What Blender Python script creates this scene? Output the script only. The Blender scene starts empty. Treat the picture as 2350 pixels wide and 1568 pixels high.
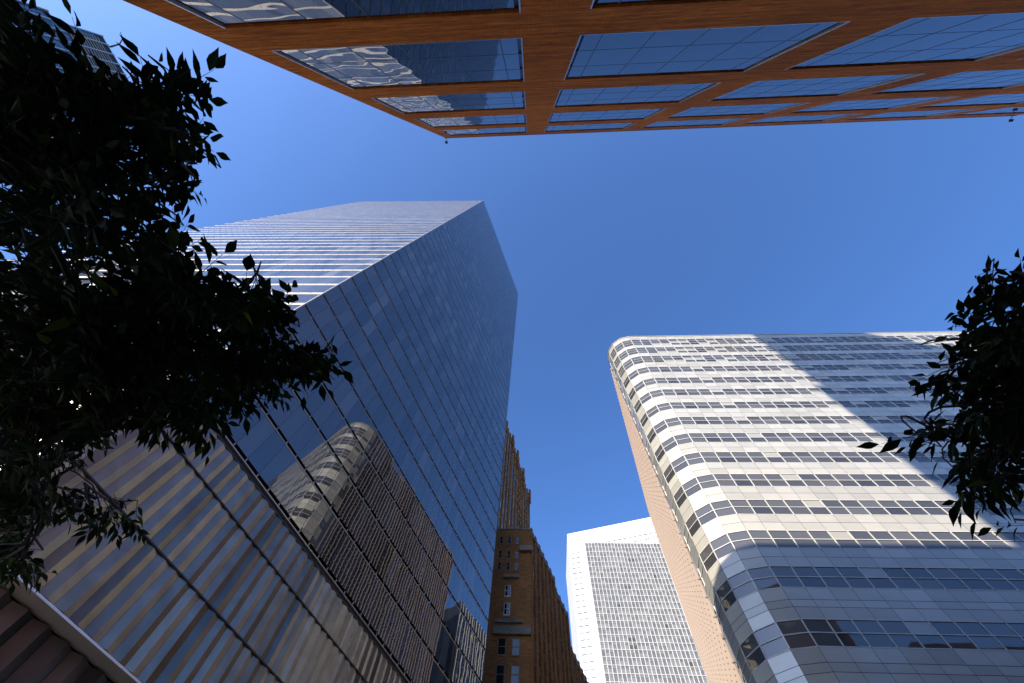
import bpy, math, random
from mathutils import Vector, Matrix
import numpy as np

# ------------------------------------------------------------------ camera, sky, sun, exposure
SC = bpy.context.scene
COL = SC.collection
cam_data = bpy.data.cameras.new('camera')
cam = bpy.data.objects.new('camera', cam_data)
COL.objects.link(cam)
cam_data.sensor_fit = 'HORIZONTAL'
cam_data.sensor_width = 36.0
cam_data.lens = 36.0 * 930.0 / 2349.0
cam_data.clip_start = 0.05
cam_data.clip_end = 6000.0
# x = north (right in the picture), y = west (down in the picture), z = up
cam.matrix_world = Matrix(((0.998716, 0.014673, 0.048493, 0.0),
                           (0.032081, -0.923962, -0.381138, 0.0),
                           (0.039213, 0.382204, -0.923246, 1.6),
                           (0, 0, 0, 1)))
SC.camera = cam
SUN = Vector((-0.60, -1.0, 0.539)).normalized()      # towards the sun
world = bpy.data.worlds.new('World')
SC.world = world
world.use_nodes = True
wt = world.node_tree
bg = wt.nodes['Background']
sky = wt.nodes.new('ShaderNodeTexSky')
sky.sky_type = 'NISHITA'
sky.sun_disc = False
sky.sun_elevation = math.asin(SUN.z)
sky.sun_rotation = math.atan2(SUN.x, SUN.y)
sky.air_density = 0.75
sky.dust_density = 1.3
sky.ozone_density = 9.0
wt.links.new(sky.outputs[0], bg.inputs['Color'])
bg.inputs['Strength'].default_value = 0.138
sd = bpy.data.lights.new('sun', 'SUN')
sd.energy = 3.8
sd.angle = math.radians(0.55)
sd.color = (1.0, 0.875, 0.70)
so = bpy.data.objects.new('sun', sd)
COL.objects.link(so)
so.rotation_euler = SUN.to_track_quat('Z', 'Y').to_euler()
SC.view_settings.view_transform = 'Standard'
SC.view_settings.look = 'None'
SC.view_settings.gamma = 1.0
SC.view_settings.exposure = 1.5
SC.cycles.max_bounces = 8
SC.cycles.glossy_bounces = 5
SC.cycles.caustics_reflective = False
SC.cycles.caustics_refractive = False

rnd = random.Random(7)

# ------------------------------------------------------------------ helpers
MATCH_SCALE = 1.0        # scale on the building figures below, tuned so reflections in the glass line up
class MB:
    """collects polygons in world coordinates, builds one mesh object"""
    def __init__(s): s.v = []; s.f = []
    def poly(s, *pts):
        n = len(s.v); s.v.extend([tuple(p) for p in pts]); s.f.append(tuple(range(n, n + len(pts))))
    def wallquad(s, a, b, z0, z1):
        s.poly((a[0], a[1], z0), (b[0], b[1], z0), (b[0], b[1], z1), (a[0], a[1], z1))
    def prism(s, pts, z0, z1, cap=True):
        n = len(s.v); k = len(pts)
        s.v.extend([(p[0], p[1], z0) for p in pts]); s.v.extend([(p[0], p[1], z1) for p in pts])
        for i in range(k):
            j = (i + 1) % k
            s.f.append((n + i, n + j, n + k + j, n + k + i))
        if cap:
            s.f.append(tuple(range(n + k - 1, n - 1, -1))); s.f.append(tuple(range(n + k, n + 2 * k)))
    def bar(s, a, b, out, d0, d1, z0, z1):
        """box along a-b (plan), from offset d0 to d1 along out"""
        o = Vector(out)
        p = [Vector(a) + o * d0, Vector(b) + o * d0, Vector(b) + o * d1, Vector(a) + o * d1]
        s.prism([(q.x, q.y) for q in p], z0, z1)
    def post(s, p, u, out, w, d0, d1, z0, z1):
        u = Vector(u)
        s.bar(Vector(p) - u * w / 2, Vector(p) + u * w / 2, out, d0, d1, z0, z1)
    def tube(s, pts, rad, sides=5):
        n0 = len(s.v); m = len(pts)
        for i, p in enumerate(pts):
            p = Vector(p)
            d = (Vector(pts[min(i + 1, m - 1)]) - Vector(pts[max(i - 1, 0)])).normalized()
            a = d.cross(Vector((0.31, 0.22, 0.92))).normalized(); b = d.cross(a)
            r = rad[i] if hasattr(rad, '__len__') else rad
            for k in range(sides):
                t = 2 * math.pi * k / sides
                q = p + (a * math.cos(t) + b * math.sin(t)) * r
                s.v.append((q.x, q.y, q.z))
        for i in range(m - 1):
            for k in range(sides):
                k2 = (k + 1) % sides
                s.f.append((n0 + i * sides + k, n0 + i * sides + k2, n0 + (i + 1) * sides + k2, n0 + (i + 1) * sides + k))
        s.f.append(tuple(n0 + (m - 1) * sides + k for k in range(sides)))
    def build(s, name, mat, parent=None, origin=None):
        me = bpy.data.meshes.new(name)
        o0 = Vector(origin) * MATCH_SCALE if origin is not None else (root_loc(parent) if parent else Vector((0, 0, 0)))
        me.from_pydata([(x * MATCH_SCALE - o0.x, y * MATCH_SCALE - o0.y, z * MATCH_SCALE - o0.z) for x, y, z in s.v], [], s.f)
        me.materials.append(mat)
        me.update()
        ob = bpy.data.objects.new(name, me)
        COL.objects.link(ob)
        if parent:
            ob.parent = parent
            if origin is not None: ob.location = o0 - root_loc(parent)
        return ob

def root_loc(o):
    v = Vector((0, 0, 0))
    while o is not None:
        v += o.location; o = o.parent
    return v

def thing(name, loc, label, cat, group=None):
    o = bpy.data.objects.new(name, None); COL.objects.link(o)
    o.empty_display_size = 1.0
    o.location = tuple(c * MATCH_SCALE for c in loc); o['label'] = label; o['category'] = cat
    if group: o['group'] = group
    return o

def unit(a, b):
    d = Vector((b[0] - a[0], b[1] - a[1])); L = d.length
    return d / L, L

# ------------------------------------------------------------------ materials
def newmat(name):
    m = bpy.data.materials.new(name); m.use_nodes = True
    nt = m.node_tree
    return m, nt, nt.nodes['Principled BSDF'], nt.nodes, nt.links

def setp(b, **k):
    names = {'color': 'Base Color', 'rough': 'Roughness', 'metal': 'Metallic', 'ior': 'IOR', 'spec': 'Specular IOR Level',
             'coat': 'Coat Weight', 'coatr': 'Coat Roughness', 'trans': 'Transmission Weight'}
    for a, v in k.items():
        b.inputs[names[a]].default_value = (*v, 1) if a == 'color' else v

def mathn(N, L, op, a, b=None, c=None):
    n = N.new('ShaderNodeMath'); n.operation = op
    for i, x in enumerate((a, b, c)):
        if x is None: continue
        if isinstance(x, (int, float)): n.inputs[i].default_value = x
        else: L.new(x, n.inputs[i])
    return n.outputs[0]

def mixc(N, L, fac, a, b, mode='MIX'):
    n = N.new('ShaderNodeMix'); n.data_type = 'RGBA'; n.blend_type = mode
    if isinstance(fac, (int, float)): n.inputs[0].default_value = fac
    else: L.new(fac, n.inputs[0])
    for i, x in ((6, a), (7, b)):
        if isinstance(x, tuple): n.inputs[i].default_value = (*x, 1)
        else: L.new(x, n.inputs[i])
    return n.outputs[2]

def noise(N, L, scale, detail=3, vec=None, stretch=None, rough=0.5):
    if vec is None: vec = N.new('ShaderNodeNewGeometry').outputs['Position']
    if stretch:
        mp = N.new('ShaderNodeMapping'); mp.inputs['Scale'].default_value = stretch
        L.new(vec, mp.inputs['Vector']); vec = mp.outputs[0]
    n = N.new('ShaderNodeTexNoise'); n.inputs['Scale'].default_value = scale
    n.inputs['Detail'].default_value = detail; n.inputs['Roughness'].default_value = rough
    L.new(vec, n.inputs['Vector'])
    return n.outputs['Fac']

def ramp(N, L, fac, stops):
    r = N.new('ShaderNodeValToRGB'); e = r.color_ramp.elements
    while len(e) < len(stops): e.new(0.5)
    for x, (p, c) in zip(e, stops):
        x.position = p; x.color = (*c, 1)
    L.new(fac, r.inputs[0])
    return r.outputs[0]

def island(N):
    return N.new('ShaderNodeNewGeometry').outputs['Random Per Island']

def tilt_normal(nt, b, amt, wave_amt=0.0, wave_scale=0.5, key=None, wave_stretch=None):
    """every pane sits a hair out of true, and the pane itself is faintly wavy"""
    N, L = nt.nodes, nt.links
    g = N.new('ShaderNodeNewGeometry')
    wn = N.new('ShaderNodeTexWhiteNoise'); wn.noise_dimensions = '1D'
    L.new(g.outputs['Random Per Island'] if key is None else key, wn.inputs['W'])
    s = N.new('ShaderNodeVectorMath'); s.operation = 'SUBTRACT'; L.new(wn.outputs['Color'], s.inputs[0]); s.inputs[1].default_value = (.5, .5, .5)
    m = N.new('ShaderNodeVectorMath'); m.operation = 'SCALE'; L.new(s.outputs[0], m.inputs[0]); m.inputs['Scale'].default_value = amt
    a = N.new('ShaderNodeVectorMath'); a.operation = 'ADD'; L.new(g.outputs['Normal'], a.inputs[0]); L.new(m.outputs[0], a.inputs[1])
    out = a.outputs[0]
    if wave_amt:
        v = g.outputs['Position']
        if wave_stretch:
            mp = N.new('ShaderNodeMapping'); mp.inputs['Scale'].default_value = wave_stretch
            L.new(v, mp.inputs['Vector']); v = mp.outputs[0]
        t = N.new('ShaderNodeTexNoise'); t.inputs['Scale'].default_value = wave_scale; t.inputs['Detail'].default_value = 1.0
        L.new(v, t.inputs['Vector'])
        s2 = N.new('ShaderNodeVectorMath'); s2.operation = 'SUBTRACT'; L.new(t.outputs['Color'], s2.inputs[0]); s2.inputs[1].default_value = (.5, .5, .5)
        m2 = N.new('ShaderNodeVectorMath'); m2.operation = 'SCALE'; L.new(s2.outputs[0], m2.inputs[0]); m2.inputs['Scale'].default_value = wave_amt
        a2 = N.new('ShaderNodeVectorMath'); a2.operation = 'ADD'; L.new(out, a2.inputs[0]); L.new(m2.outputs[0], a2.inputs[1])
        out = a2.outputs[0]
    n = N.new('ShaderNodeVectorMath'); n.operation = 'NORMALIZE'; L.new(out, n.inputs[0])
    L.new(n.outputs[0], b.inputs['Normal'])

def plain(name, color, rough=0.6, metal=0.0, var=0.15, scale=1.0, stretch=None, **k):
    m, nt, b, N, L = newmat(name)
    setp(b, color=color, rough=rough, metal=metal, **k)
    f = noise(N, L, scale, 4, stretch=stretch)
    lo = tuple(c * (1 - var) for c in color); hi = tuple(min(1, c * (1 + var)) for c in color)
    L.new(ramp(N, L, f, [(0.3, lo), (0.7, hi)]), b.inputs['Base Color'])
    return m

def glass(name, dark, pale=None, pale_p=0.0, ior=2.0, rough=0.02, tilt=0.006, wave=0.0, wscale=0.4, wstretch=None, jitter=0.5):
    m, nt, b, N, L = newmat(name)
    setp(b, color=dark, rough=rough, ior=ior)
    r = island(N)
    wn = N.new('ShaderNodeTexWhiteNoise'); wn.noise_dimensions = '1D'; L.new(r, wn.inputs['W'])
    f = wn.outputs['Value']
    c = ramp(N, L, f, [(0.0, tuple(x * (1 - jitter) for x in dark)), (1.0, tuple(x * (1 + jitter) for x in dark))])
    if pale:
        step = mathn(N, L, 'GREATER_THAN', f, 1.0 - pale_p)
        c = mixc(N, L, step, c, pale)
    L.new(c, b.inputs['Base Color'])
    tilt_normal(nt, b, tilt, wave, wscale, wave_stretch=wstretch)
    return m

# brick with stretcher bond: courses run along the wall
def brick_mat(name, c1, c2, mortar, ang, bw=0.30, bh=0.095, dark=(0.6, 0.6, 0.6)):
    m, nt, b, N, L = newmat(name)
    setp(b, rough=0.85, spec=0.08)
    g = N.new('ShaderNodeNewGeometry')
    sep = N.new('ShaderNodeSeparateXYZ'); L.new(g.outputs['Position'], sep.inputs[0])
    ca, sa = math.cos(ang), math.sin(ang)
    u = mathn(N, L, 'ADD', mathn(N, L, 'MULTIPLY', sep.outputs[0], ca), mathn(N, L, 'MULTIPLY', sep.outputs[1], sa))
    cb = N.new('ShaderNodeCombineXYZ'); L.new(u, cb.inputs[0]); L.new(sep.outputs[2], cb.inputs[1])
    t = N.new('ShaderNodeTexBrick'); L.new(cb.outputs[0], t.inputs['Vector'])
    t.inputs['Scale'].default_value = 1.0
    t.inputs['Brick Width'].default_value = bw; t.inputs['Row Height'].default_value = bh
    t.inputs['Mortar Size'].default_value = 0.007
    t.inputs['Color1'].default_value = (*c1, 1); t.inputs['Color2'].default_value = (*c2, 1); t.inputs['Mortar'].default_value = (*mortar, 1)
    # long streaks of lighter and darker firings
    f1 = noise(N, L, 1.0, 5, stretch=(0.45, 0.45, 5.0), rough=0.65)
    f2 = noise(N, L, 0.12, 3)
    c = mixc(N, L, 1.0, t.outputs['Color'], ramp(N, L, f1, [(0.3, (0.48, 0.42, 0.42)), (0.52, (0.95, 0.95, 0.95)), (0.72, (1.45, 1.35, 1.25))]), 'MULTIPLY')
    c = mixc(N, L, 1.0, c, ramp(N, L, f2, [(0.3, (0.8, 0.78, 0.78)), (0.7, (1.15, 1.15, 1.12))]), 'MULTIPLY')
    L.new(c, b.inputs['Base Color'])
    return m

M = {}
M['orange_brick'] = brick_mat('orange brick', (0.80, 0.285, 0.046), (0.66, 0.17, 0.030), (0.36, 0.13, 0.035), 0.0)
M['light_metal'] = plain('pale anodised frame', (0.62, 0.62, 0.60), 0.35, 0.7, 0.06)
M['dark_metal'] = plain('dark metal', (0.035, 0.035, 0.04), 0.4, 0.5, 0.2)
M['fit_glass'] = glass('tall window glass', (0.014, 0.022, 0.03), ior=2.45, rough=0.008, tilt=0.008, wave=0.018, wscale=0.55, wstretch=(1, 1, 1.5))
M['fit_mull'] = plain('window glazing bars', (0.05, 0.06, 0.08), 0.4, 0.4, 0.1)
M['n_glass'] = glass('tower glass', (0.055, 0.062, 0.070), (0.11, 0.115, 0.12), 0.07, ior=2.3, rough=0.01, tilt=0.008, wave=0.004, wscale=0.5)
M['steel'] = plain('stainless steel', (0.42, 0.39, 0.34), 0.35, 0.45, 0.1, 2.0)
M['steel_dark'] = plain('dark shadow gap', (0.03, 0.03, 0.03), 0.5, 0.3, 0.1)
M['white_panel'] = None
M['soffit'] = plain('pale soffit panel', (0.80, 0.80, 0.79), 0.35, 0.3, 0.05, 0.6)
M['roof'] = plain('roof gravel', (0.30, 0.29, 0.27), 0.9, 0, 0.2, 0.8)
M['brown_brick'] = brick_mat('brown brick', (0.36, 0.165, 0.055), (0.24, 0.095, 0.034), (0.2, 0.10, 0.05), math.radians(20), 0.4, 0.12)
M['limestone'] = plain('weathered limestone', (0.17, 0.145, 0.105), 0.85, 0, 0.3, 0.8)
M['verizon_glass'] = glass('old window glass', (0.02, 0.022, 0.022), (0.22, 0.22, 0.20), 0.12, ior=1.5, rough=0.05, tilt=0.02)
M['white_frame'] = plain('white window bars', (0.46, 0.46, 0.44), 0.4, 0.0, 0.05)
M['pink_panel'] = plain('pinkish anodised fin', (0.185, 0.135, 0.108), 0.5, 0.0, 0.08, 0.5)
M['rib_core'] = plain('shadowed joint', (0.05, 0.035, 0.03), 0.8, 0, 0.1)
M['g_panel'] = plain('white stone and steel panel', (0.50, 0.50, 0.485), 0.5, 0.0, 0.05, 0.4)
M['g_glass'] = glass('office glass with pale blinds', (0.11, 0.113, 0.115), (0.15, 0.153, 0.153), 0.4, ior=1.6, rough=0.05, tilt=0.01, jitter=0.15)
M['g_joint'] = plain('grey joint band', (0.10, 0.10, 0.10), 0.6, 0, 0.1)
M['g_dark'] = plain('dark louvre opening', (0.03, 0.03, 0.035), 0.6, 0, 0.1)
M['b_glass'] = glass('band window glass', (0.065, 0.066, 0.068), (0.27, 0.27, 0.245), 0.18, ior=1.75, rough=0.015, tilt=0.010, wave=0.006, wscale=0.4)
M['s_glass'] = glass('dark window glass', (0.012, 0.013, 0.016), (0.20, 0.14, 0.10), 0.05, ior=1.7, rough=0.02, tilt=0.02)
M['u_glass'] = glass('distant tower glass', (0.05, 0.10, 0.15), (0.10, 0.16, 0.22), 0.2, ior=1.9, rough=0.05, tilt=0.006)
M['asphalt'] = plain('asphalt', (0.05, 0.05, 0.052), 0.85, 0, 0.25, 3.0)
M['concrete'] = plain('pavement concrete', (0.30, 0.29, 0.27), 0.85, 0, 0.12, 1.2)
M['paint'] = plain('road paint', (0.75, 0.75, 0.72), 0.6, 0, 0.06)
M['earth'] = plain('city ground', (0.14, 0.13, 0.12), 0.95, 0, 0.2, 0.05)
M['bark'] = plain('bark', (0.055, 0.042, 0.03), 0.9, 0, 0.35, 12.0, (1, 1, .25))
M['back_stone'] = plain('pale tower stone', (0.42, 0.40, 0.36), 0.8, 0, 0.1, 0.5)

# glossy enamelled white panels, each a hair different from its neighbour
m, nt, b, N, L = newmat('white enamel panel')
setp(b, rough=0.34, metal=0.2, ior=1.5, coat=0.35, coatr=0.06)
r = island(N)
wn = N.new('ShaderNodeTexWhiteNoise'); wn.noise_dimensions = '1D'; L.new(r, wn.inputs['W'])
c = ramp(N, L, wn.outputs['Value'], [(0.0, (0.34, 0.335, 0.30)), (1.0, (0.45, 0.44, 0.395))])
c = mixc(N, L, 1.0, c, ramp(N, L, noise(N, L, 0.6, 4, stretch=(1, 1, 2)), [(0.3, (0.93, 0.93, 0.92)), (0.7, (1, 1, 1))]), 'MULTIPLY')
L.new(c, b.inputs['Base Color'])
tilt_normal(nt, b, 0.007, 0.004, 0.5)
M['white_panel'] = m

# brushed steel louvre blades: every blade a touch different
def blade_mat(name, col, rough, j):
    m, nt, b, N, L = newmat(name)
    setp(b, metal=0.65, rough=rough)
    r = island(N)
    wn = N.new('ShaderNodeTexWhiteNoise'); wn.noise_dimensions = '1D'; L.new(r, wn.inputs['W'])
    c = ramp(N, L, wn.outputs['Value'], [(0.0, tuple(x * (1 - j) for x in col)), (1.0, tuple(min(1, x * (1 + j)) for x in col))])
    c = mixc(N, L, 1.0, c, ramp(N, L, noise(N, L, 0.7, 4), [(0.3, (0.75, 0.73, 0.72)), (0.7, (1.1, 1.1, 1.1))]), 'MULTIPLY')
    L.new(c, b.inputs['Base Color'])
    rr = N.new('ShaderNodeMapRange'); rr.inputs[3].default_value = rough * 0.6; rr.inputs[4].default_value = rough * 1.5
    L.new(wn.outputs['Value'], rr.inputs[0]); L.new(rr.outputs[0], b.inputs['Roughness'])
    tilt_normal(nt, b, 0.05, 0.05, 0.3, wave_stretch=(1, 1, .6))
    return m
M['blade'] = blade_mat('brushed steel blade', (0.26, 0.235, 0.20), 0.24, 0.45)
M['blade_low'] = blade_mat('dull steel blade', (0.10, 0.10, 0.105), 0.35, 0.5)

# leaves
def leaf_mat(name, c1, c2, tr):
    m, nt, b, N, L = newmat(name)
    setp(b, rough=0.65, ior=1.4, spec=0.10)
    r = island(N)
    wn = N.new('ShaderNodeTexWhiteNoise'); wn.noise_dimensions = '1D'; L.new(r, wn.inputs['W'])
    c = ramp(N, L, wn.outputs['Value'], [(0.0, c1), (0.85, c2), (0.95, tuple(x * 1.6 for x in c2)), (1.0, (0.16, 0.19, 0.02))])  # last stop: sun glowing through a few leaves, put into their colour
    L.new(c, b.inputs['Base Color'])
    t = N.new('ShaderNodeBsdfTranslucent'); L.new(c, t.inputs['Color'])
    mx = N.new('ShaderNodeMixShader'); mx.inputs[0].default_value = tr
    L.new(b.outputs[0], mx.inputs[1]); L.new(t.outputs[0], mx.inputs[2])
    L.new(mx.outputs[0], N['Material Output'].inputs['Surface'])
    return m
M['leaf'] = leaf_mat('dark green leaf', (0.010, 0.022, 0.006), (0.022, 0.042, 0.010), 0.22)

# ------------------------------------------------------------------ ground
def sheet(name, mat, x0, y0, x1, y1, z, kind='structure'):
    b_ = MB(); b_.poly((x0, y0, z), (x1, y0, z), (x1, y1, z), (x0, y1, z))
    o = b_.build(name, mat); o['kind'] = kind
    return o
sheet('ground', M['earth'], -2500, -2500, 2500, 2500, -0.02)
sheet('road', M['asphalt'], -400, 3.2, 400, 36.0, 0.0)
b_ = MB(); b_.prism([(-400, -5.0), (400, -5.0), (400, 3.2), (-400, 3.2)], -0.01, 0.13); o = b_.build('pavement', M['concrete']); o['kind'] = 'structure'
b_ = MB(); b_.prism([(17, 36.0), (400, 36.0), (400, 42.4), (17, 42.4)], -0.01, 0.13); o = b_.build('pavement', M['concrete']); o['kind'] = 'structure'
b_ = MB()
for i in range(40): b_.poly((-120 + i * 6, 19.4, 0.004), (-117 + i * 6, 19.4, 0.004), (-117 + i * 6, 19.55, 0.004), (-120 + i * 6, 19.55, 0.004))
o = b_.build('road_marking', M['paint']); o['kind'] = 'structure'

# ------------------------------------------------------------------ orange brick building with deep-set windows (east side of the street)
FX0, FX1, FY, FZ = -11.72, 56.7, -5.03, 64.7
fit = thing('brick_building', (22, FY, 0), 'orange brick building with a grid of large blue windows, across the top of the picture', 'building')
cols = []
x = FX0 + 1.12
# (window start, window end) along the facade
for i in range(6):
    if i == 0: cols.append((-10.55, -0.20))
    else:
        a = 2.10 + (i - 1) * 12.60
        cols.append((a, a + 10.35))
rows = [(-1.0 + 0.0, 7.4), (10.1, 18.45), (21.2, 29.6), (32.6, 40.5), (43.8, 51.7), (54.7, 61.9)]
rows[0] = (0.6, 7.4)
wall = MB()
DEP = 0.5
xs = [FX0] + [v for c_ in cols for v in c_] + [FX1 + 0.0]
xs[-1] = cols[-1][1] + 1.15
FX1 = xs[-1]
zs = [0.0] + [v for r_ in rows for v in r_] + [FZ]
def is_hole(i, j): return i % 2 == 1 and j % 2 == 1
for i in range(len(xs) - 1):
    for j in range(len(zs) - 1):
        if is_hole(i, j):
            x0, x1, z0, z1 = xs[i], xs[i + 1], zs[j], zs[j + 1]
            y0, y1 = FY, FY - DEP
            wall.poly((x0, y0, z0), (x0, y1, z0), (x0, y1, z1), (x0, y0, z1))
            wall.poly((x1, y0, z0), (x1, y1, z0), (x1, y1, z1), (x1, y0, z1))
            wall.poly((x0, y0, z0), (x1, y0, z0), (x1, y1, z0), (x0, y1, z0))
            wall.poly((x0, y0, z1), (x1, y0, z1), (x1, y1, z1), (x0, y1, z1))
        else:
            wall.wallquad((xs[i + 1], FY), (xs[i], FY), zs[j], zs[j + 1])
FB = FY - 38
wall.wallquad((FX0, FY), (FX0, FB), 0, FZ); wall.wallquad((FX0, FB), (FX1, FB), 0, FZ); wall.wallquad((FX1, FB), (FX1, FY), 0, FZ)
wall.build('wall', M['orange_brick'], fit)
rf = MB(); rf.poly((FX0, FY, FZ - .6), (FX1, FY, FZ - .6), (FX1, FB, FZ - .6), (FX0, FB, FZ - .6)); rf.build('roof', M['roof'], fit)
cp = MB(); cp.bar((FX0 - .06, FY), (FX1 + .06, FY), (0, 1), -0.45, 0.06, FZ, FZ + 0.14)
cp.bar((FX0, FY - .5), (FX0, FB), (1, 0), -0.06, 0.45, FZ, FZ + .14); cp.build('coping', M['orange_brick'], fit)
for z in (8.75, 19.8, 31.1, 42.2, 53.2):
    pass
# one window of each height, then copies
def fit_window(x0, x1, z0, z1):
    W, H = x1 - x0, z1 - z0
    fr = MB(); y = FY - DEP + 0.02
    t = 0.055
    # thin pale trim round the opening
    e0, e1 = FY - .10, FY + .012
    fr.prism([(x0 + .003, e1), (x0 + t, e1), (x0 + t, e0), (x0 + .003, e0)], z0 + .003, z1 - .003)
    fr.prism([(x1 - t, e1), (x1 - .003, e1), (x1 - .003, e0), (x1 - t, e0)], z0 + .003, z1 - .003)
    fr.prism([(x0 + t, e1), (x1 - t, e1), (x1 - t, e0), (x0 + t, e0)], z0 + .003, z0 + t)
    f = fr.build('window_frame', M['light_metal'], fit, origin=(x0, FY, z0))
    gl = MB()
    vx = [x0 + .2, x0 + 0.95] + [x0 + 0.95 + 2.12 * k for k in (1, 2, 3, 4)] + [x1 - .2]
    if vx[-1] - vx[-2] < 0.3: vx.pop(-2)
    vz = [z0 + .22, z0 + .2 + (H - .2) * .30, z0 + .2 + (H - .2) * .66, z1 - .05]
    yg = FY - 0.07
    for i in range(len(vx) - 1):
        for j in range(3):
            gl.poly((vx[i + 1] - .015, yg, vz[j] + .015), (vx[i] + .015, yg, vz[j] + .015), (vx[i] + .015, yg, vz[j + 1] - .015), (vx[i + 1] - .015, yg, vz[j + 1] - .015))
    # origin is the window's own corner: parent is the frame
    g = gl.build('pane', M['fit_glass'], f)
    br = MB()
    for v in vx[1:-1]: br.prism([(v - .025, yg - .06), (v + .025, yg - .06), (v + .025, yg + .008), (v - .025, yg + .008)], z0 + t, z1 - .05)
    for v in vz[1:-1]: br.prism([(x0 + t, yg - .06), (x1 - t, yg - .06), (x1 - t, yg + .006), (x0 + t, yg + .006)], v - .02, v + .02)
    br.prism([(x0 + t, yg - .12), (x1 - t, yg - .12), (x1 - t, yg - .07), (x0 + t, yg - .07)], z0 + t, z1)
    br.build('glazing_bars', M['fit_mull'], f)
    return f
for j, (z0, z1) in enumerate(rows):
    for i, (x0, x1) in enumerate(cols):
        if i == 0 or j in (0,): 
            if j == 0 and i > 0: 
                continue
            f = fit_window(x0, x1, z0, z1)
        elif i == 1:
            f = fit_window(x0, x1, z0, z1); proto = f
        else:
            n = proto.copy(); COL.objects.link(n); n.parent = fit
            n.location = proto.location + Vector((x0 - cols[1][0], 0, 0))
            for ch in proto.children:
                c2 = ch.copy(); COL.objects.link(c2); c2.parent = n
# shop front panes of the lowest storey
sf = MB()
for i, (x0, x1) in enumerate(cols[1:]): sf.poly((x1, FY - .3, .6), (x0, FY - .3, .6), (x0, FY - .3, 7.4), (x1, FY - .3, 7.4))
sf.build('shop_window', M['fit_glass'], fit)
# small lamps hung from the parapet corners
for lx, lab in ((FX0 + .15, 'small dark floodlight hanging under the south roof corner of the orange brick building'), (FX1 - .5, 'small dark floodlight at the north end of the orange brick roof edge')):
    t = thing('floodlight', (lx, FY, FZ), lab, 'lamp', 'floodlights on the orange brick parapet')
    a = MB(); a.tube([(lx, FY + .02, FZ - .1), (lx, FY + .45, FZ + .05), (lx, FY + .55, FZ)], .04); a.build('bracket', M['dark_metal'], t)
    h = MB(); h.prism([(lx - .2, FY + .45), (lx + .2, FY + .45), (lx + .15, FY + .75), (lx - .15, FY + .75)], FZ - .2, FZ + .04); h.build('lamp_head', M['dark_metal'], t)

# ------------------------------------------------------------------ parallelogram glass tower (south-west corner)
MATCH_SCALE = 1.22  # glass tower enlarged until the mirrored buildings fall in place
NE = Vector((-24.26, 12.18)); NW = Vector((-7.3, 63.1)); SE = Vector((-89.2, 10.75)); SW = NW + (SE - NE)
uN, LN = unit(NE, NW); oN = Vector((uN.y, -uN.x))            # outward normal of the north face
uE, LE = unit(NE, SE); oE = Vector((0.0222, -0.99975))        # outward normal of the east face
HT = 225.7; ZB = 25.31; ZS = 13.11
tow = thing('glass_tower', (NE.x, NE.y, 0), 'tall parallelogram glass tower with a sharp corner, floor ledges and a striped steel base', 'building')
core = MB()
core.prism([tuple(NE - oN * .3 - oE * .3), tuple(NW - oN * .3 - uN * .05), tuple(SW), tuple(SE - oE * .3)], ZB, HT - .3)
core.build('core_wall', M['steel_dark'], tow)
FH = 4.13; nfl = int((HT - ZB) / FH)
PW_N = LN / 35.0; PW_E = LE / 43.0
glN, glE, mul, = MB(), MB(), MB()
for k in range(nfl):
    z0 = ZB + k * FH + (0.44); z1 = ZB + (k + 1) * FH
    if k == nfl - 1: z1 = HT
    for i in range(35):
        a = NE + uN * (i * PW_N + .02); c_ = NE + uN * ((i + 1) * PW_N - .02)
        glN.wallquad(a, c_, z0, z1)
    for i in range(43):
        z0 = ZB + k * FH + .76
        a = NE + uE * (i * PW_E + .02); c_ = NE + uE * ((i + 1) * PW_E - .02)
        glE.wallquad(c_, a, z0, z1)
glN.build('north_glazing', M['n_glass'], tow); glE.build('east_glazing', M['n_glass'], tow)
for k in range(nfl):
    z0 = ZB + k * FH
    sl = MB()
    sl.bar(NE + uN * .0, NW, oN, -0.10, 0.03, z0, z0 + .10)
    sl.bar(SE, NE + uE * .0, oE, -0.10, 0.03, z0 + .001, z0 + .75)
    # little clips at each mullion
    if k < 30:
        for i in range(1, 43): sl.post(NE + uE * i * PW_E, uE, oE, .06, .03, .06, z0 + .3, z0 + .6)
        for i in range(1, 35): sl.post(NE + uN * i * PW_N, uN, oN, .07, -.08, .02, z0 + .12, z0 + .40)
    sl.build('floor_ledge', M['steel'], tow)
for i in range(36): mul.post(NE + uN * i * PW_N, uN, oN, .035, -.05, .004, ZB + .6, HT)
for i in range(1, 44): mul.post(NE + uE * i * PW_E, uE, oE, .035, -.05, .004, ZB + .6, HT)
mul.build('mullions', M['fit_mull'], tow)
rf = MB(); rf.prism([tuple(NE), tuple(NW), tuple(SW), tuple(SE)], HT - .3, HT + .05); rf.build('roof', M['steel'], tow)
bk = MB()
for p_, q_ in ((NW, SW), (SW, SE)): bk.wallquad(p_, q_, 0, HT)
bk.build('rear_wall', M['n_glass'], tow)
ce = MB(); ce.tube([(NE.x, NE.y, ZB), (NE.x, NE.y, HT)], .10, 6); ce.build('corner_trim', M['steel'], tow)

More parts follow.
